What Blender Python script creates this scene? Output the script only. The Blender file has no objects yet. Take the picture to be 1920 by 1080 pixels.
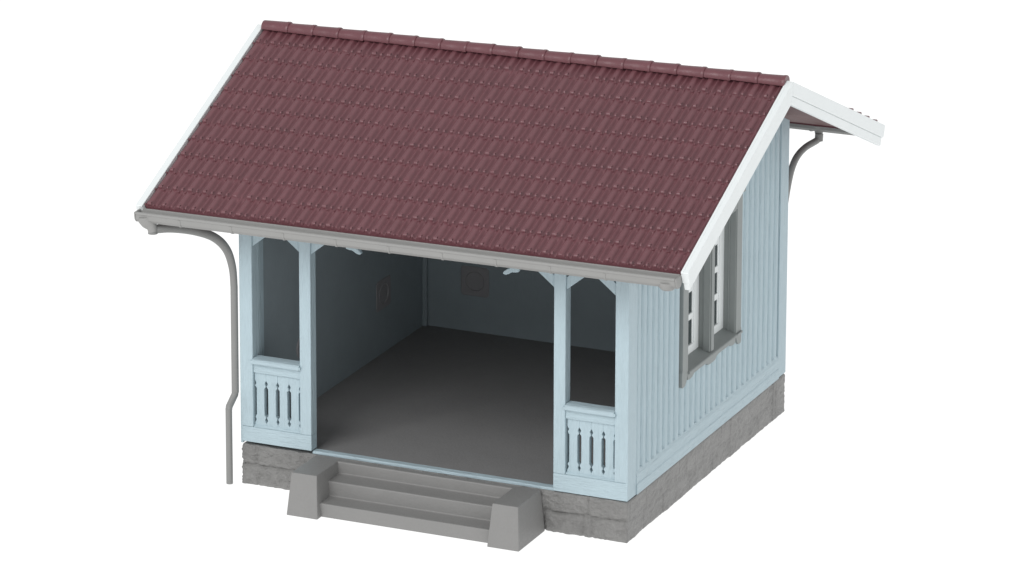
import bpy, bmesh, math, random
from mathutils import Vector, noise, Matrix

random.seed(4)
S = 0.01                       # one modelling unit = 1 cm (a small table-top model)
OX, OY = 5.0, 5.116            # plan centre of the house, in modelling units
D = 10.232                     # depth of the house
ROLL, TWIST = 0.0097, 0.0041   # the lift-off roof sits very slightly askew
SLOPE = (9.947 - 7.204) / (5.116 + 1.329)
scene = bpy.context.scene
col = scene.collection


# ------------------------------------------------------------------ helpers
class MB:
    """collects shapes in modelling units and links them as one mesh"""
    def __init__(self):
        self.v = []; self.f = []; self.smooth = []

    def add(self, vs, fs, smooth=False):
        o = len(self.v)
        self.v += [tuple(p) for p in vs]
        for f in fs:
            self.f.append([i + o for i in f]); self.smooth.append(smooth)

    def box(self, x0, x1, y0, y1, z0, z1):
        vs = [(x, y, z) for z in (z0, z1) for y in (y0, y1) for x in (x0, x1)]
        self.add(vs, [(0, 2, 3, 1), (4, 5, 7, 6), (0, 1, 5, 4), (2, 6, 7, 3), (0, 4, 6, 2), (1, 3, 7, 5)])
        return self

    def hexa(self, low, high):
        """two loops of four points each"""
        self.add(list(low) + list(high), [(3, 2, 1, 0), (4, 5, 6, 7)] +
                 [(i, (i + 1) % 4, (i + 1) % 4 + 4, i + 4) for i in range(4)])
        return self

    def prism(self, poly, axis, a, b, smooth=False):
        """poly in the two remaining axes (kept in order), extruded from a to b"""
        def p3(q, t):
            q = list(q); q.insert(axis, t); return tuple(q)
        n = len(poly)
        vs = [p3(q, a) for q in poly] + [p3(q, b) for q in poly]
        o = len(self.v)
        self.v += vs
        self.f.append([o + i for i in range(n)]); self.smooth.append(False)
        self.f.append([o + n + i for i in reversed(range(n))]); self.smooth.append(False)
        for i in range(n):
            j = (i + 1) % n
            self.f.append([o + j, o + i, o + n + i, o + n + j]); self.smooth.append(smooth)
        return self

    def tube(self, path, r, n=12, cap=True):
        path = [Vector(p) for p in path]
        rs = r if isinstance(r, (list, tuple)) else [r] * len(path)
        rings = []
        ref = Vector((0.31, 0.94, 0.12))
        for i, p in enumerate(path):
            t = (path[min(i + 1, len(path) - 1)] - path[max(i - 1, 0)]).normalized()
            a = t.cross(ref).normalized(); b = t.cross(a).normalized(); ref = ref if abs(t.dot(ref)) < .95 else Vector((1, 0, 0))
            rings.append([p + rs[i] * (math.cos(2 * math.pi * k / n) * a + math.sin(2 * math.pi * k / n) * b) for k in range(n)])
        vs = [q for ring in rings for q in ring]
        fs = [(i * n + k, i * n + (k + 1) % n, (i + 1) * n + (k + 1) % n, (i + 1) * n + k)
              for i in range(len(path) - 1) for k in range(n)]
        self.add(vs, fs, True)
        if cap:
            self.add(rings[0], [tuple(range(n))]); self.add(rings[-1], [tuple(reversed(range(n)))])
        return self

    def build(self, name, mat, parent=None, bevel=0.0, tilt=False, seg=2, fix=True):
        vs = []
        for x, y, z in self.v:
            x -= OX; y -= OY
            if tilt:
                z += ROLL * x
                x, y = x - TWIST * y, y + TWIST * x
            vs.append((x * S, y * S, z * S))
        me = bpy.data.meshes.new(name)
        me.from_pydata(vs, [], self.f)
        me.polygons.foreach_set('use_smooth', self.smooth)
        if fix:
            bm = bmesh.new(); bm.from_mesh(me)
            bmesh.ops.recalc_face_normals(bm, faces=bm.faces)
            bm.to_mesh(me); bm.free()
        me.update()
        me.materials.append(mat)
        o = bpy.data.objects.new(name, me)
        col.objects.link(o)
        if parent is not None:
            o.parent = parent
        if bevel:
            m = o.modifiers.new('soft_edges', 'BEVEL')
            m.width = bevel * S; m.segments = seg; m.limit_method = 'ANGLE'
            m.angle_limit = math.radians(28); m.use_clamp_overlap = True
        return o


def mat_plastic(name, colour, rough=0.5, spec=0.4, grain=None, grain_strength=0.15, mottle=0.06,
                speck=0.0, bump_dist=0.012, fine=14):
    """moulded plastic: base colour with faint mottling, fine grain as bump"""
    m = bpy.data.materials.new(name); m.use_nodes = True
    nt = m.node_tree; N = nt.nodes; L = nt.links
    b = N['Principled BSDF']
    b.inputs['Roughness'].default_value = rough
    b.inputs['Specular IOR Level'].default_value = spec
    tc = N.new('ShaderNodeTexCoord')
    mp = N.new('ShaderNodeMapping'); mp.inputs['Scale'].default_value = (1 / S,) * 3
    L.new(tc.outputs['Object'], mp.inputs['Vector'])
    n1 = N.new('ShaderNodeTexNoise'); n1.inputs['Scale'].default_value = 1.3; n1.inputs['Detail'].default_value = 6
    n1.inputs['Roughness'].default_value = 0.7
    L.new(mp.outputs[0], n1.inputs['Vector'])
    mr = N.new('ShaderNodeMapRange')
    mr.inputs['From Min'].default_value = .3; mr.inputs['From Max'].default_value = .7
    mr.inputs['To Min'].default_value = 1 - mottle; mr.inputs['To Max'].default_value = 1 + mottle
    L.new(n1.outputs['Fac'], mr.inputs['Value'])
    mul = N.new('ShaderNodeVectorMath'); mul.operation = 'SCALE'
    mul.inputs[0].default_value = colour
    L.new(mr.outputs[0], mul.inputs['Scale'])
    L.new(mul.outputs[0], b.inputs['Base Color'])
    # roughness break-up
    r1 = N.new('ShaderNodeMapRange'); r1.inputs['To Min'].default_value = rough - .08; r1.inputs['To Max'].default_value = rough + .1
    n3 = N.new('ShaderNodeTexNoise'); n3.inputs['Scale'].default_value = 5; n3.inputs['Detail'].default_value = 3
    L.new(mp.outputs[0], n3.inputs['Vector']); L.new(n3.outputs['Fac'], r1.inputs['Value'])
    L.new(r1.outputs[0], b.inputs['Roughness'])
    # grain
    mp2 = N.new('ShaderNodeMapping'); mp2.inputs['Scale'].default_value = tuple(g / S for g in (grain or (1, 1, 1)))
    L.new(tc.outputs['Object'], mp2.inputs['Vector'])
    n2 = N.new('ShaderNodeTexNoise'); n2.inputs['Scale'].default_value = fine; n2.inputs['Detail'].default_value = 5
    n2.inputs['Roughness'].default_value = .65
    L.new(mp2.outputs[0], n2.inputs['Vector'])
    g1 = N.new('ShaderNodeMapRange')
    g1.inputs['From Min'].default_value = .32; g1.inputs['From Max'].default_value = .68
    g1.inputs['To Min'].default_value = 1 - speck; g1.inputs['To Max'].default_value = 1 + speck
    L.new(n2.outputs['Fac'], g1.inputs['Value'])
    mm = N.new('ShaderNodeMath'); mm.operation = 'MULTIPLY'
    L.new(mr.outputs[0], mm.inputs[0]); L.new(g1.outputs[0], mm.inputs[1]); L.new(mm.outputs[0], mul.inputs['Scale'])
    bu = N.new('ShaderNodeBump'); bu.inputs['Strength'].default_value = grain_strength
    bu.inputs['Distance'].default_value = bump_dist * S * 4
    L.new(n2.outputs['Fac'], bu.inputs['Height'])
    L.new(bu.outputs[0], b.inputs['Normal'])
    return m


BLUE_RGB = (0.445, 0.553, 0.60)
BLUE = mat_plastic('blue_plastic_upright', BLUE_RGB, .5, .35, (1, 1, .09), .9, .02, .035, fine=22)
BLUE_H = mat_plastic('blue_plastic_level', BLUE_RGB, .5, .35, (.09, .5, 1), .9, .02, .035, fine=22)
BLUE_Y = mat_plastic('blue_plastic_depth', BLUE_RGB, .5, .35, (.5, .09, 1), .9, .02, .035, fine=22)
WHITE = mat_plastic('white_plastic', (.79, .82, .82), .45, .4, (1, 1, 1), .08, .015)
GREY = mat_plastic('grey_plastic', (.236, .232, .227), .5, .4, (1, 1, 1), .22, .03, .015)
GUTTER = mat_plastic('grey_plastic_pale', (.282, .279, .271), .5, .4, (.4, 1, 1), .14, .03)
PIPE = mat_plastic('grey_plastic_pipe', (.24, .24, .234), .5, .4, (1, 1, .3), .12, .03)
FRAME = mat_plastic('grey_plastic_frame', (.245, .266, .262), .5, .4, (1, 1, .2), .12, .03)
STONE = mat_plastic('stone_plastic', (.232, .228, .222), .36, .5, (1, 1, 1), .6, .12, .08, bump_dist=.03)
MAROON = mat_plastic('maroon_plastic', (.152, .056, .066), .34, .5, (1, 1, 1), .2, .07, .04)
DECK = mat_plastic('maroon_underside', (.14, .078, .076), .6, .3, (.1, 1, 1), .2, .06)
INNER = mat_plastic('blue_inner_shaded', (.29, .34, .365), .65, .25, (1, 1, .3), .15, .04)  # wall blue darkened, interior shade put into the colour
INNER_PLATE = mat_plastic('inner_cover_plate', (.30, .295, .305), .6, .25, (1, 1, 1), .1, .04)
FLOOR = mat_plastic('dark_grey_floor', (.235, .232, .231), .6, .3, (1, 1, 1), .25, .03, .02)

PANE = bpy.data.materials.new('window_glass'); PANE.use_nodes = True
_b = PANE.node_tree.nodes['Principled BSDF']
_b.inputs['Base Color'].default_value = (.9, .95, .94, 1)
_b.inputs['Roughness'].default_value = .06
_b.inputs['Transmission Weight'].default_value = 1.0
_b.inputs['IOR'].default_value = 1.3

TABLE = bpy.data.materials.new('backlit_white_acrylic'); TABLE.use_nodes = True
_n = TABLE.node_tree.nodes; _b = _n['Principled BSDF']
_b.inputs['Base Color'].default_value = (.14, .14, .14, 1)
_b.inputs['Roughness'].default_value = .7
_b.inputs['Specular IOR Level'].default_value = .1
_b.inputs['Emission Color'].default_value = (1, 1, 1, 1)
_b.inputs['Emission Strength'].default_value = .96


def plane_z(y):
    """tile plane of the roof (before the roof's slight tilt)"""
    return 7.204 + SLOPE * (y + 1.329) if y <= OY else 9.947 - SLOPE * (y - OY)


# ------------------------------------------------------------------ setting
tb = MB(); tb.add([(-300, -300, 0), (310, -300, 0), (310, 310, 0), (-300, 310, 0)], [(0, 1, 2, 3)])
table = tb.build('table_surface', TABLE)
table['kind'] = 'structure'

root = bpy.data.objects.new('model_shelter', None)
root.empty_display_size = .02
col.objects.link(root)
root['label'] = 'light blue plastic model shelter with maroon tiled gable roof, open porch front and grey steps'
root['category'] = 'model building'

# ------------------------------------------------------------------ stone base
def stone_base():
    mb = MB()
    x0, x1, y0, y1 = .03, 9.98, .03, D - .03
    pts = []
    step = .034
    def side(a, b, nrm):
        n = int((Vector(b) - Vector(a)).length / step)
        for i in range(n):
            t = i / n
            p = Vector(a).lerp(Vector(b), t)
            nn = Vector(nrm)
            pts.append((p, nn, i))
    c = [(x0, y0), (x1, y0), (x1, y1), (x0, y1)]
    nr = [(0, -1), (1, 0), (0, 1), (-1, 0)]
    for k in range(4):
        side(c[k] + (0,), c[(k + 1) % 4] + (0,), nr[k] + (0,))
    m = len(pts)
    for i, (p, nn, idx) in enumerate(pts):
        if idx == 0:
            pv = pts[i - 1][1]
            pts[i] = (p, (nn + pv).normalized(), idx)
    rows = 34
    top = 1.0
    # joints along the perimeter for both courses
    rnd = random.Random(8)
    per = m * step
    joints = []
    for cse in range(2):
        s = rnd.uniform(.1, .9) if cse else .42
        j = []
        while s < per:
            j.append(s); s += rnd.uniform(.95, 2.1)
        if cse == 0:
            j += [7.85, 9.05]
        joints.append(j)
    vs = []
    for r in range(rows + 1):
        z = top * r / rows
        for i, (p, nn, idx) in enumerate(pts):
            s = i * step
            q = Vector((p.x, p.y, z))
            wob = .035 * noise.noise(q * 2.1 + Vector((3, 1, 7)))
            mid = .50 + wob
            cse = 0 if z < mid else 1
            dj = min(abs(s + .03 * noise.noise(q * 5) - t) for t in joints[cse])
            fr_ = abs(nn.y) > .6 and p.y < 1; gk = 1.0 if fr_ else .16; ak = 1.15 if fr_ else .75
            g = gk * (.07 * math.exp(-((z - mid) / .030) ** 2) + .045 * math.exp(-(dj / .028) ** 2) * (1 if fr_ else 1.8))
            f = noise.multi_fractal(Vector((q.x * 1.4, q.y * 1.4, q.z * 2.8)), .9, 2.1, 5, noise_basis='PERLIN_ORIGINAL') - 1.0
            f2 = abs(noise.noise(Vector((q.x * 3.2, q.y * 3.2, q.z * 7.5)) + Vector((9, 2, 4))))
            cell = noise.cell(Vector((round(s * .7), cse * 3.1, 2.0)))
            rg = 1 - abs(noise.noise(Vector((q.x * 4.2, q.y * 4.2, q.z * 13 + 1.5 * noise.noise(q * 2.3)))))
            d = ak * (.022 * max(-1.6, min(1.6, f)) - .035 * f2 + (.035 if fr_ else .006) * (rg ** 3 - .6)) - g + .012 * cell + .02
            if r == 0: d -= .02
            if r == rows: d -= .02
            o = q + nn * d
            zz = z
            if r == 0: zz = 0.0
            vs.append((o.x, o.y, zz))
    fs = []
    for r in range(rows):
        for i in range(m):
            j = (i + 1) % m
            fs.append((r * m + i, r * m + j, (r + 1) * m + j, (r + 1) * m + i))
    mb.add(vs, fs, True)
    mb.add(vs[rows * m:], [tuple(range(m))], False)
    return mb.build('stone_base', STONE, root)

stone_base()

# floor, threshold
MB().box(.2, 9.82, .29, 10.02, .9, 1.02).build('floor', FLOOR, root)
MB().box(1.86, 8.12, .07, .285, .985, 1.07).build('threshold', BLUE_H, root, .025)

# ------------------------------------------------------------------ porch panels (left one, and its mirror)
def porch_panel(mirror, zb):
    def X(x): return 10 - x if mirror else x
    def bx(mb, x0, x1, y0, y1, z0, z1):
        a, b = sorted((X(x0), X(x1))); mb.box(a, b, y0, y1, z0, z1); return mb
    def poly(mb, pts, y0, y1):
        mb.prism([(X(x), z) for x, z in pts], 1, y0, y1); return mb
    fr = MB()
    bx(fr, .004, 1.876, .002, .31, zb, 1.465)
    bx(fr, .338, 1.581, .035, .255, 2.835, 3.075)
    # small bevelled ledge and inner moulding around the sunk panel
    lo = [(X(.338), .02, 1.468), (X(1.581), .02, 1.468), (X(1.581), .13, 1.468), (X(.338), .13, 1.468)]
    hi = [(X(.338), .075, 1.515), (X(1.581), .075, 1.515), (X(1.581), .13, 1.515), (X(.338), .13, 1.515)]
    if mirror: lo.reverse(); hi.reverse()
    fr.hexa(lo, hi)
    p = fr.build('porch_panel', BLUE_H, root, .012)
    # sunk lattice boards with pierced slots between them
    lat = MB()
    w = .3035
    x = .345
    prof = [(0, 1.565), (.036, 1.635), (.036, 1.66), (.012, 1.70), (.012, 1.725), (.050, 1.775), (.050, 2.435),
            (.012, 2.485), (.012, 2.51), (.036, 2.55), (.036, 2.575), (0, 2.645)]
    for k in range(4):
        a, b = x + k * w, x + (k + 1) * w
        pts = [(a, 1.48), (b, 1.48)] + [(b - d, z) for d, z in prof] + [(b, 2.84), (a, 2.84)] + [(a + d, z) for d, z in reversed(prof)]
        poly(lat, pts, .085, .235)
    lat.build('lattice_board', BLUE, p, .008, seg=1)
    # end strips close the half slots at the stiles
    po = MB(); bx(po, .004, .3375, .002, .31, 1.468, 6.6)
    po.build('post', BLUE, p, .02)
    pi = MB(); bx(pi, 1.5815, 1.876, 0.002, .31, 1.468, 6.6)
    bx(pi, 1.60, 1.858, .312, .345, zb, 6.55); bx(pi, 1.62, 1.84, .347, .385, zb, 6.55)
    pi.build('post', BLUE, p, .02)
    s = MB()
    prof = [(-.075, 3.10), (-.06, 3.155), (-.02, 3.185), (.05, 3.20), (.27, 3.205), (.27, 3.06), (-.02, 3.06), (-.06, 3.07)]
    a, b = sorted((X(.3385), X(1.5805)))
    s.prism(prof, 0, a, b)
    bx(s, .30, 1.62, -.06, -.003, 3.08, 3.15)
    s.build('sill_rail', BLUE_H, p, .012)
    def brace(x, dx):
        m = MB()
        poly(m, [(x, 5.97), (x + dx * .74, 6.56), (x + dx * .34, 6.56), (x, 6.265)], .05, .2)
        m.build('brace', BLUE, p, .012)
    brace(.337, 1); brace(1.582, -1); brace(1.8755, 1)
    return p

porch_panel(False, 1.085)
porch_panel(True, 1.03)

# corner filler behind the outer left post
lin = MB().box(.06, 9.94, .03, .30, 6.36, 7.43).build('lintel', BLUE_H, root, .012)
for mirror in (False, True):
    k = [(2.78, 6.50), (2.80, 6.30), (2.82, 6.245), (2.90, 6.225), (2.99, 6.215), (3.07, 6.155), (3.14, 6.125), (3.20, 6.135),
         (3.215, 6.18), (3.17, 6.24), (3.09, 6.30), (3.02, 6.33), (2.98, 6.50)]
    k = [(x, 6.25 + (z - 6.25) * .85 if z < 6.3 else z) for x, z in k]
    if mirror: k = [(10.05 - x, z) for x, z in k]
    MB().prism(k, 1, -.02, .09).build('carved_pendant', BLUE, lin, .03)

# ------------------------------------------------------------------ walls
def top_at(y, drop=.22): return plane_z(y) - drop

Wn0, Wn1 = 3.57, 6.66        # window opening in y
def slab(mb, x0, x1, ya, yb, za, zb=None):
    """wall piece; zb None runs it up under the roof"""
    if zb is not None:
        mb.box(x0, x1, ya, yb, za, zb); return
    pts = [(ya, za), (yb, za), (yb, top_at(yb))]
    if ya < OY < yb: pts.append((OY, top_at(OY)))
    pts.append((ya, top_at(ya)))
    mb.prism(pts, 0, x0, x1)

def ribs(mb, side, y0, y1, hole):
    n = 27
    P = (y1 - y0) / n
    xs = (lambda d: 9.93 + d) if side > 0 else (lambda d: .07 - d)
    for k in range(n):
        c = y0 + (k + .5) * P
        h = .5 * P
        cross = [(-.80, 0), (-.72, .022), (-.52, .052), (-.28, .066), (0, .07), (.28, .066), (.52, .052), (.72, .022), (.80, 0)]
        spans = [(1.58, None)]
        if hole and Wn0 - .18 < c < Wn1 + .18:
            spans = [(1.58, 3.0), (6.3, None)]
        for za, zb in spans:
            lo, hi = [], []
            for u, d in cross:
                y = c + u * h
                lo.append((xs(d - .004), y, za)); hi.append((xs(d - .004), y, zb if zb else top_at(y)))
            m = len(cross)
            mb.add(lo + hi, [(i, i + 1, m + i + 1, m + i) for i in range(m - 1)], True)

def side_wall(right):
    mb = MB()
    xa, xb = (9.80, 9.93) if right else (.07, .20)
    if right:
        slab(mb, xa, xb, .312, Wn0, 1.03); slab(mb, xa, xb, Wn1, D - .01, 1.03)
        slab(mb, xa, xb, Wn0, Wn1, 1.03, 3.035); slab(mb, xa, xb, Wn0, Wn1, 6.28)
    else:
        slab(mb, xa, xb, .312, D - .01, 1.03)
    ribs(mb, 1 if right else -1, .53, 9.70, right)
    w = mb.build('side_wall', BLUE, root)
    f = (lambda a, b: (a, b)) if right else (lambda a, b: (10 - b, 10 - a))
    # corner boards and skirting
    for (ya, yb) in ((.006, .53), (9.70, D)):
        c = MB()
        x0, x1 = f(9.94, 10.0)
        pts = [(ya, 1.032), (yb, 1.032), (yb, top_at(yb)), (ya, top_at(ya))]
        c.prism(pts, 0, x0, x1)
        c.build('corner_board', BLUE, w, .015)
    sk = MB()
    def pr(pts):
        return [(x, z) if right else (10 - x, z) for x, z in pts]
    sk.prism(pr([(9.93, 1.034), (10.03, 1.034), (10.03, 1.27), (10.012, 1.30), (10.012, 1.50), (9.985, 1.60), (9.93, 1.64)]), 1, .5305, 9.6995)
    sk.build('skirting_board', BLUE_Y, w, .008)
    # added lining: its darker blue carries the shade of the interior
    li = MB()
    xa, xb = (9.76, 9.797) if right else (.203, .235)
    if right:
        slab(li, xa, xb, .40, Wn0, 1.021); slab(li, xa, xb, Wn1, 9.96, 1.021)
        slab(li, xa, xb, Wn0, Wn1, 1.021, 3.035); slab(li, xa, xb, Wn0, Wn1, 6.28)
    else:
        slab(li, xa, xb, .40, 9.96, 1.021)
    li.build('shade_lining', INNER, w)
    return w

wall_r = side_wall(True)
wall_l = side_wall(False)

bw = MB().box(.21, 9.79, 10.02, 10.16, 1.03, 7.35)
wall_b = bw.build('back_wall', BLUE, root)
MB().box(.24, 9.755, 9.985, 10.018, 1.021, 7.3).build('shade_lining', INNER, wall_b)  # added skin in the shaded blue, darkens the back wall inside
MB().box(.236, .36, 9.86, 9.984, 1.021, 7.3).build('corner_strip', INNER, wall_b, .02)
# stepped inner corner piece beside the outer left post
cp = MB().box(.06, .335, .312, .46, 1.06, 7.3); cp.box(.10, .315, .462, .60, 1.06, 7.3); cp.box(.14, .29, .602, .74, 1.06, 7.3)
cp.build('corner_strip', BLUE, wall_l, .015)

def cover(name, parent, place, square=True):
    """square plate with a round sunk middle, built flat then placed by place(u, v, d)"""
    n = 40
    mb = MB()
    def sq(a, h):
        c, s = math.cos(a), math.sin(a); k = h / max(abs(c), abs(s)); return k * c, k * s
    rings = []
    A = [2 * math.pi * (k + .5) / n for k in range(n)]
    # keep the true corners
    h = .39
    if square:
        rings.append([sq(a, h) + (0,) for a in A]); rings.append([sq(a, h) + (.008,) for a in A])
        rings.append([sq(a, h - .02) + (.018,) for a in A])
    else:
        rings.append([(.29 * math.cos(a), .29 * math.sin(a), 0) for a in A])
    for r, d in ((.275, .018), (.262, .028), (.245, .018), (.24, .004), (.0, .004)):
        rings.append([(r * math.cos(a), r * math.sin(a), d) for a in A])
    vs = [place(*p) for ring in rings for p in ring]
    fs = [(i * n + k, i * n + (k + 1) % n, (i + 1) * n + (k + 1) % n, (i + 1) * n + k) for i in range(len(rings) - 1) for k in range(n)]
    mb.add(vs, fs)
    return mb.build(name, INNER_PLATE, parent)

cover('round_cover', wall_b, lambda u, v, d: (1.66 + u, 9.983 - d, 2.37 + v))
cover('round_cover', wall_l, lambda u, v, d: (.237 + d, 7.54 + u * 1.08, 2.58 + v))
cover('round_cover', wall_l, lambda u, v, d: (.237 + d, 2.86 + u, 2.60 + v), False)

# ------------------------------------------------------------------ window
def window():
    fx0, fx1 = 9.90, 10.05
    fr = MB()
    # jambs with a horn at the foot
    for ya, yb, sg in ((3.235, 3.57, -1), (6.66, 6.995, 1)):
        o, i_ = (ya, yb) if sg < 0 else (yb, ya)
        e = .03 * sg
        pts = [(i_, 3.06), (i_, 6.62), (o, 6.62), (o, 3.22), (o + e, 3.17), (o + e, 2.83), (o + e - sg * .05, 2.79),
               (o - sg * .16, 2.80), (o - sg * .26, 2.90)]
        fr.prism(pts, 0, fx0, fx1)
    # head with moulded cap
    fr.box(fx0, fx1 - .002, 3.572, 6.658, 6.275, 6.62)
    fr.box(fx0, fx1 + .05, 3.16, 7.07, 6.622, 6.70)
    # mullion
    fr.box(9.68, fx1, 5.045, 5.225, 3.16, 6.274)
    fr.box(9.85, fx1 - .025, 5.0, 5.044, 3.16, 6.273); fr.box(9.85, fx1 - .025, 5.226, 5.27, 3.16, 6.273)
    # deep reveals with a fine inner bead
    for ya, yb in ((3.571, 3.60), (6.63, 6.659)):
        fr.box(9.64, fx1 - .02, ya, yb, 3.10, 6.273)
    fr.box(9.84, 9.87, 3.601, 3.625, 3.16, 6.23); fr.box(9.84, 9.87, 6.605, 6.629, 3.16, 6.23)
    fr.box(9.64, fx1 - .02, 3.601, 6.629, 6.235, 6.274)
    w = fr.build('window', FRAME, root, .012)
    s = MB()
    # sloping sill and scalloped apron
    pts = [(9.64, 3.03), (10.045, 3.03), (10.10, 3.06), (10.10, 3.10), (10.08, 3.12), (9.64, 3.26)]
    s.prism(pts, 1, 3.575, 6.655)
    s.box(10.051, 10.10, 6.656, 6.99, 3.06, 3.118)
    ap = [(3.573, 3.035), (6.657, 3.035), (6.657, 2.90), (6.50, 2.875), (6.36, 2.90), (6.24, 2.955), (5.55, 2.955), (5.42, 2.93), (5.34, 2.87),
          (5.20, 2.86), (5.03, 2.86), (4.89, 2.87), (4.81, 2.93), (4.68, 2.955), (3.99, 2.955), (3.87, 2.90), (3.73, 2.875), (3.573, 2.90)]
    s.prism(ap, 0, 9.93, 10.046)
    s.build('sill', FRAME, w, .012)
    for ya, yb in ((3.575, 5.04), (5.23, 6.655)):
        m = MB()
        x0, x1 = 9.66, 9.725
        st = .30
        za, zb = 3.235, 6.272
        m.box(x0, x1, ya, ya + st, za, zb); m.box(x0, x1, yb - st, yb, za, zb)
        m.box(x0, x1 - .001, ya + st, yb - st, za, za + .21); m.box(x0, x1 - .001, ya + st, yb - st, zb - .17, zb)
        # inner bead
        m.box(x0 + .012, x1 - .02, ya + st, ya + st + .07, za + .21, zb - .17); m.box(x0 + .012, x1 - .02, yb - st - .07, yb - st, za + .21, zb - .17)
        for zc in (4.155, 4.85, 5.545):
            m.box(x0 + .01, x1 - .004, ya + st + .071, yb - st - .071, zc - .075, zc + .075)
        sa = m.build('sash', WHITE, w, .012)
        g = MB().box(9.682, 9.688, ya + st, yb - st, za + .2, zb - .16)
        g.build('pane', PANE, w)
    return w

window()

# ------------------------------------------------------------------ roof
XL, XR = -1.79, 11.80
deck = MB()
ey = -1.27
def chev(t0, t1):
    return [(ey, plane_z(ey) - t0), (OY, plane_z(OY) - t0), (2 * OY - ey, plane_z(ey) - t0),
            (2 * OY - ey, plane_z(ey) - t1), (OY, plane_z(OY) - t1), (ey, plane_z(ey) - t1)]
deck.prism(chev(.10, .17), 0, XL, XR)
roof = deck.build('roof', DECK, root, tilt=True)

def tile_slope(front):
    mb = MB()
    L = (OY + 1.329) / math.cos(math.atan(SLOPE))
    ny, nz = -math.sin(math.atan(SLOPE)), math.cos(math.atan(SLOPE))
    rows = 11
    rl = L / rows
    P = (XR - XL) / 35
    nx = 35 * 18
    xs = [XL + .005 + (XR - XL - .01) * i / nx for i in range(nx + 1)]
    def prof(x, rowoff):
        u = ((x - XL) / P + rowoff) % 1.0
        def bump(c, w, k):          # flat-topped rib centred on c
            q = abs((u - c + .5) % 1 - .5)
            return 1 / (1 + math.exp((q - w) / k))
        return .078 * (bump(.285, .185, .016) - 1) + .074 * bump(.775, .070, .016) + .008 * math.exp(-((u - .12) / .025) ** 2)
        return h
    def pt(x, s, h):
        y = -1.329 + s * math.cos(math.atan(SLOPE)) + ny * h
        z = 7.204 + s * math.sin(math.atan(SLOPE)) + nz * h
        if not front: y = 2 * OY - y
        return (x, y, z)
    stn = [(0.0, -.05, 0), (0.0, .002, .75), (.022, .022, .8), (.06, .030, 1), (.30, .020, 1), (.65, .009, 1), (.84, .002, .95), (.90, -.004, .45), (1.0, -.004, .35)]
    for r in range(rows):
        jit = random.uniform(-.006, .006)
        vs = []
        for k, (t, h, a) in enumerate(stn):
            hh = h
            if r == 0 and k == 0: hh = -.19
            for i, x in enumerate(xs):
                e = .004 * noise.noise(Vector((x * 1.7, r * 3.1, t)))
                vs.append(pt(x, (r + t) * rl + (0 if k else 0) + jit * (1 if 0 < r else 0), hh + a * prof(x, 0) + e))
        n = nx + 1
        fs = [(k * n + i, k * n + i + 1, (k + 1) * n + i + 1, (k + 1) * n + i) for k in range(len(stn) - 1) for i in range(nx)]
        mb.add(vs, fs, True)
        # little nubs near the head of every groove, moulding burrs along the lip
        def nub(x, sv, rr, base):
            m = 7; ring = []
            for q, hq in ((1, 0), (.78, .75), (.0, 1.0)):
                ring += [pt(x + rr * q * math.cos(2 * math.pi * k / m), sv + rr * q * math.sin(2 * math.pi * k / m), base + rr * 2.0 * hq) for k in range(m)]
            mb.add(ring, [(a * m + k, a * m + (k + 1) % m, (a + 1) * m + (k + 1) % m, (a + 1) * m + k) for a in range(2) for k in range(m)], True)
        def burr(xa, xb, hh):
            s0 = r * rl + jit * (r > 0)
            cs = ((-.014, -.02), (-.010, .004), (.006, .022), (.028, .036), (.05, .038), (.10, .012))
            p = [pt(x_, s0 + ds, hh + dh) for ds, dh in cs for x_ in (xa, xb)]
            mb.add(p, [(2 * i, 2 * i + 1, 2 * i + 3, 2 * i + 2) for i in range(len(cs) - 1)], True)
        if front or r >= rows - 3 or r == 0:
            for c in range(35):
                x = XL + c * P
                R = random.uniform
                for u in (.03, .55):
                    if R(0, 1) < .95: nub(x + u * P + R(-.012, .012), (r + .935) * rl + R(-.008, .008), R(.021, .028), -.028)
                    if r == 0: nub(x + u * P + R(-.01, .01), .02, R(.028, .034), -.045)
                if R(0, 1) < .93: burr(x + P * R(.16, .22), x + P * R(.36, .45), .024)
                if R(0, 1) < .8: burr(x + P * R(.71, .73), x + P * R(.81, .84), .006)
        if not front and r < 4:      # raised row ends that peep over the barge board
            q = [pt(x_, r * rl + ds, dh) for x_ in (XR - .10, XR - .004) for ds, dh in ((0, 0), (-.02, .115), (.03, .135), (.10, .128), (.26, .07))]
            mb.add(q, [(0, 1, 2, 3, 4), (9, 8, 7, 6, 5)] + [(i, i + 5, (i + 1) % 5 + 5, (i + 1) % 5) for i in range(5)])
    o = mb.build('tile_slope', MAROON, roof, tilt=True, fix=True)
    return o

tile_slope(True)
tile_slope(False)

# ridge tiles
NR = 20
for k in range(NR):
    mb = MB()
    w = (XR - XL) / NR
    a = XL + k * w - .01; b = a + w + .035
    jz = random.uniform(-.006, .006)
    st = [(a, .145), (a + .02, .15), (a + w * .5, .158), (b - .09, .167), (b - .07, .174), (b - .02, .176), (b, .168)]
    n = 14
    rings = []
    for x, r in st:
        rings.append([(x, OY + 1.12 * r * math.cos(math.pi * (i / (n - 1)) * 1.16 - .25) , 9.947 + .0 + jz + r * math.sin(math.pi * (i / (n - 1)) * 1.16 - .25)) for i in range(n)])
    vs = [p for q in rings for p in q]
    mb.add(vs, [(s * n + i, s * n + i + 1, (s + 1) * n + i + 1, (s + 1) * n + i) for s in range(len(st) - 1) for i in range(n - 1)], True)
    mb.add(rings[0], [tuple(range(n))]); mb.add(rings[-1], [tuple(reversed(range(n)))])
    mb.build('ridge_tile', MAROON, roof, tilt=True)

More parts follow.
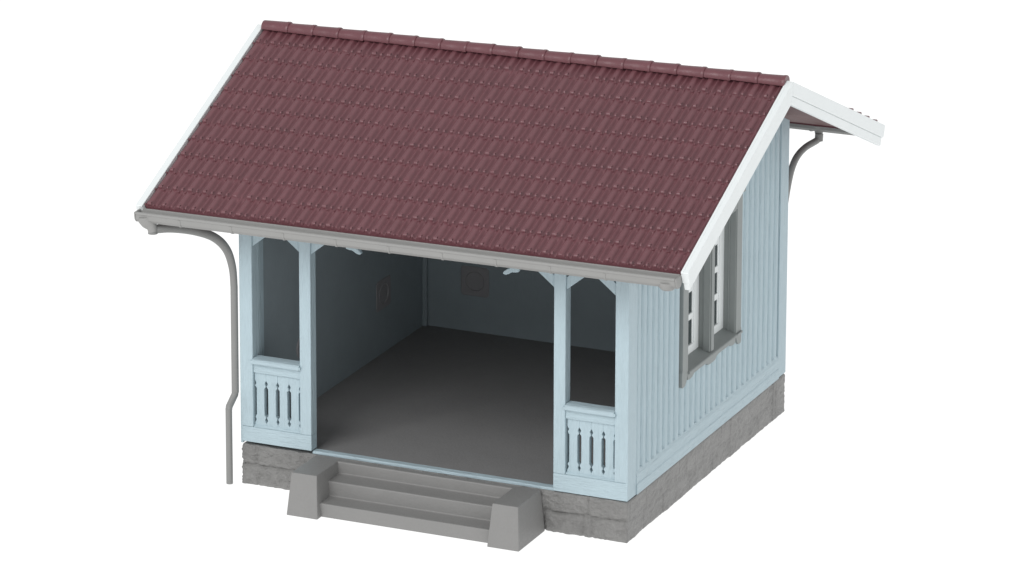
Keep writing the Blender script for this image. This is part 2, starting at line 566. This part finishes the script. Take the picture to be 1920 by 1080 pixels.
# barge boards: cap board over a set-back lower board, square cut at the eaves
ca, sa_ = math.cos(math.atan(SLOPE)), math.sin(math.atan(SLOPE))
def rake(front, x0, x1, t0, t1, e0, notch=False):
    """strip of the gable plane between depths t0 and t1 under the tile plane"""
    def low(t, extra=0):
        y = -1.329 - e0 * ca + sa_ * t; z = 7.204 - e0 * sa_ - ca * t
        return (y, z)
    pk = lambda t: (OY - .0008, 9.947 - t / ca)
    pts = [low(t0), pk(t0), pk(t1), low(t1)]
    if not front: pts = [(2 * OY - y, z) for y, z in pts]
    return pts
for right in (True, False):
    for front in (True, False):
        mb = MB()
        xa, xb = (11.803, 11.985) if right else (-1.965, -1.793)
        s = 1 if right else -1
        f = lambda a, b: (a, b) if right else (10 - b, 10 - a)
        mb.prism(rake(front, 0, 0, -.035, .28, .12), 0, *f(11.803, 11.985))
        mb.prism(rake(front, 0, 0, .282, .49, .10), 0, *f(11.82, 11.945))
        mb.prism(rake(front, 0, 0, -.05, .02, .125), 0, *f(11.803, 11.87))
        mb.build('barge_board', WHITE, roof, .018, tilt=True)

# ------------------------------------------------------------------ gutters and downpipes
def gutter(front):
    def Yv(y): return y if front else 2 * OY - y
    mb = MB()
    prof = [(-1.345, 7.165), (-1.345, 6.97), (-1.40, 6.90), (-1.50, 6.875), (-1.60, 6.895), (-1.665, 6.97), (-1.68, 7.085), (-1.70, 7.10), (-1.70, 7.15),
            (-1.63, 7.155), (-1.615, 7.06), (-1.57, 7.02), (-1.44, 7.02), (-1.41, 7.06), (-1.395, 7.165)]
    mb.prism([(Yv(y), z - .05) for y, z in prof], 0, -1.86, 11.76)
    # end plates
    cap = [(-1.345, 7.16), (-1.345, 6.97), (-1.40, 6.90), (-1.50, 6.875), (-1.60, 6.895), (-1.665, 6.97), (-1.69, 7.09), (-1.69, 7.148)]
    mb.prism([(Yv(y), z - .05) for y, z in cap], 0, -1.90, -1.862); mb.prism([(Yv(y), z - .05) for y, z in cap], 0, 11.762, 11.80)
    # seam rings
    ring = [(-1.36, 6.945), (-1.40, 6.885), (-1.50, 6.862), (-1.606, 6.882), (-1.675, 6.964), (-1.692, 7.078), (-1.67, 7.08), (-1.65, 6.98), (-1.59, 6.905), (-1.50, 6.885), (-1.41, 6.91), (-1.37, 6.98)]
    for k in range(9):
        x = -.72 + 1.345 * k
        mb.prism([(Yv(y), z - .05) for y, z in ring], 0, x - .03, x + .03)
    o = mb.build('gutter', GUTTER, root, .01, tilt=True)
    # outlet hoppers
    h = MB()
    if front:
        h.tube([(-1.66, -1.52, 6.98), (-1.65, -1.52, 6.90), (-1.60, -1.52, 6.83), (-1.54, -1.52, 6.77), (-1.51, -1.52, 6.71), (-1.49, -1.52, 6.62)], [.20, .20, .175, .15, .12, .11], 14)
        h.build('outlet_hopper', GUTTER, o, tilt=True)
        h = MB()
        h.tube([(11.52, -1.52, 6.96), (11.52, -1.52, 6.84), (11.52, -1.52, 6.78), (11.52, -1.52, 6.765)], [.20, .20, .14, .08], 16)
        h.build('outlet_hopper', GUTTER, o, tilt=True)
    else:
        h.tube([(10.23, 11.74, 7.0), (10.23, 11.74, 6.93), (10.23, 11.72, 6.85), (10.23, 11.70, 6.78)], [.19, .18, .11, .10], 14)
        h.build('outlet_hopper', GUTTER, o, tilt=True)
gutter(True)
gutter(False)

def catmull(pts, n=6):
    P = [Vector(p) for p in pts]
    out = []
    for i in range(len(P) - 1):
        a, b, c, d = P[max(i - 1, 0)], P[i], P[i + 1], P[min(i + 2, len(P) - 1)]
        for k in range(n):
            t = k / n
            out.append(.5 * ((2 * b) + (c - a) * t + (2 * a - 5 * b + 4 * c - d) * t * t + (3 * b - a - 3 * c + d) * t ** 3))
    out.append(P[-1]); return out

dp = MB()
arc = catmull([(-1.48, -1.50, 6.60), (-1.16, -1.13, 6.56), (-.79, -.70, 6.42), (-.47, -.34, 6.20), (-.27, -.10, 5.86), (-.18, .02, 5.40), (-.15, .04, 4.9)], 7)
dp.tube(arc + [(-.15, .04, 3.6), (-.15, .04, 2.27)], [.108] * 24 + [.108 - .018 * min(1, i / 14) for i in range(len(arc) + 2 - 24)], 12)
dp.tube([(-.15, .045, 2.30), (-.15, .02, 2.22), (-.15, -.29, 2.01), (-.15, -.315, 1.93)], .084, 12)
dp.tube([(-.15, -.315, 1.965), (-.15, -.315, 1.0), (-.15, -.315, .08)], .082, 12)
dp.tube([(-1.48, -1.52, 6.68), (-1.48, -1.52, 6.50)], .118, 12)
dp.build('downpipe', PIPE, root)
dp = MB()
arc = catmull([(10.23, 11.68, 6.82), (10.22, 11.66, 6.70), (10.06, 11.2, 6.60), (9.99, 10.8, 6.46), (9.96, 10.52, 6.22), (9.93, 10.36, 5.85), (9.86, 10.33, 5.3), (9.80, 10.33, 4.8)], 7)
dp.tube(arc + [(9.80, 10.33, 2.3), (9.80, 10.33, .08)], .085, 12)
dp.tube([(10.23, 11.69, 6.84), (10.23, 11.665, 6.66)], .105, 12)
dp.build('downpipe', PIPE, root)

# ------------------------------------------------------------------ steps
st = MB()
pts = [(-.01, 1.01), (-.20, 1.01), (-.205, .715), (-.77, .71), (-.775, .345), (-1.31, .34), (-1.315, 0.0), (-.01, 0.0)]
st.prism(pts, 0, 2.62, 7.22)
steps = st.build('staircase', GREY, root, .028)
# tapered blocks either side
for xl0, xl1, xh0, xh1 in ((1.95, 2.76, 2.0, 2.66), (7.12, 7.93, 7.17, 7.82)):
    c = MB()
    low = [(xl0, -1.53, 0), (xl1, -1.53, 0), (xl1 , -.005, 0), (xl0, -.005, 0)]
    mid = [(xl0 + .003, -1.527, .035), (xl1 - .004, -1.527, .035), (xl1 - .004, -.005, .035), (xl0 + .003, -.005, .035)]
    hi = [(xh0, -1.34, 1.015), (xh1, -1.34, 1.015), (xh1, -.005, 1.015), (xh0, -.005, 1.015)]
    c.hexa(low, hi)
    c.build('cheek_block', GREY, steps, .02)

# ------------------------------------------------------------------ light: a bright tent round a backlit table
w = bpy.data.worlds.new('World'); scene.world = w; w.use_nodes = True
nt = w.node_tree; N = nt.nodes; Lk = nt.links
bg = N['Background']
tc = N.new('ShaderNodeTexCoord')
sep = N.new('ShaderNodeSeparateXYZ'); Lk.new(tc.outputs['Generated'], sep.inputs[0])
ramp = N.new('ShaderNodeMapRange')
ramp.inputs['From Min'].default_value = 0.0; ramp.inputs['From Max'].default_value = .9
ramp.inputs['To Min'].default_value = .86; ramp.inputs['To Max'].default_value = .62
Lk.new(sep.outputs['Z'], ramp.inputs['Value'])
bg.inputs['Color'].default_value = (.97, .99, 1, 1)
side = N.new('ShaderNodeMath'); side.operation = 'MULTIPLY_ADD'
Lk.new(sep.outputs['X'], side.inputs[0]); side.inputs[1].default_value = .22; side.inputs[2].default_value = 1.02
tot = N.new('ShaderNodeMath'); tot.operation = 'MULTIPLY'
Lk.new(ramp.outputs[0], tot.inputs[0]); Lk.new(side.outputs[0], tot.inputs[1])
Lk.new(tot.outputs[0], bg.inputs['Strength'])

def area(name, loc, target, size, power):
    l = bpy.data.lights.new(name, 'AREA'); l.shape = 'SQUARE'; l.size = size * S; l.energy = power
    o = bpy.data.objects.new(name, l); col.objects.link(o)
    o.location = Vector(((loc[0] - OX) * S, (loc[1] - OY) * S, loc[2] * S))
    t = Vector(((target[0] - OX) * S, (target[1] - OY) * S, target[2] * S))
    o.rotation_euler = (t - o.location).to_track_quat('-Z', 'Y').to_euler()
    return o
area('softbox', (-10, -74, 66), (5, 2, 3), 50, 4.9)

# ------------------------------------------------------------------ camera (solved from the photograph)
yaw, pitch, rl = -.42263, -.26977, .00038
fw = Vector((math.sin(yaw) * math.cos(pitch), math.cos(yaw) * math.cos(pitch), math.sin(pitch)))
rt = Vector((math.cos(yaw), -math.sin(yaw), 0)); up = rt.cross(fw)
rt2 = rt * math.cos(rl) + up * math.sin(rl); up2 = -rt * math.sin(rl) + up * math.cos(rl)
cam = bpy.data.cameras.new('camera'); co = bpy.data.objects.new('camera', cam); col.objects.link(co)
M = Matrix((rt2, up2, -fw)).transposed().to_4x4()
M.translation = Vector(((54.72077 - OX) * S, (-108.49333 - OY) * S, 44.03256 * S))
co.matrix_world = M
cam.sensor_width = 36; cam.lens = 10080.848 / 1920 * 36
cam.shift_x = 84.069 / 1920; cam.shift_y = -423.806 / 1920
cam.clip_start = .05; cam.clip_end = 60
scene.camera = co
scene.render.resolution_x = 1024; scene.render.resolution_y = 576
scene.view_settings.view_transform = 'Standard'
scene.view_settings.look = 'None'
scene.view_settings.gamma = 1; scene.view_settings.exposure = 0
scene.view_settings.use_curve_mapping = False
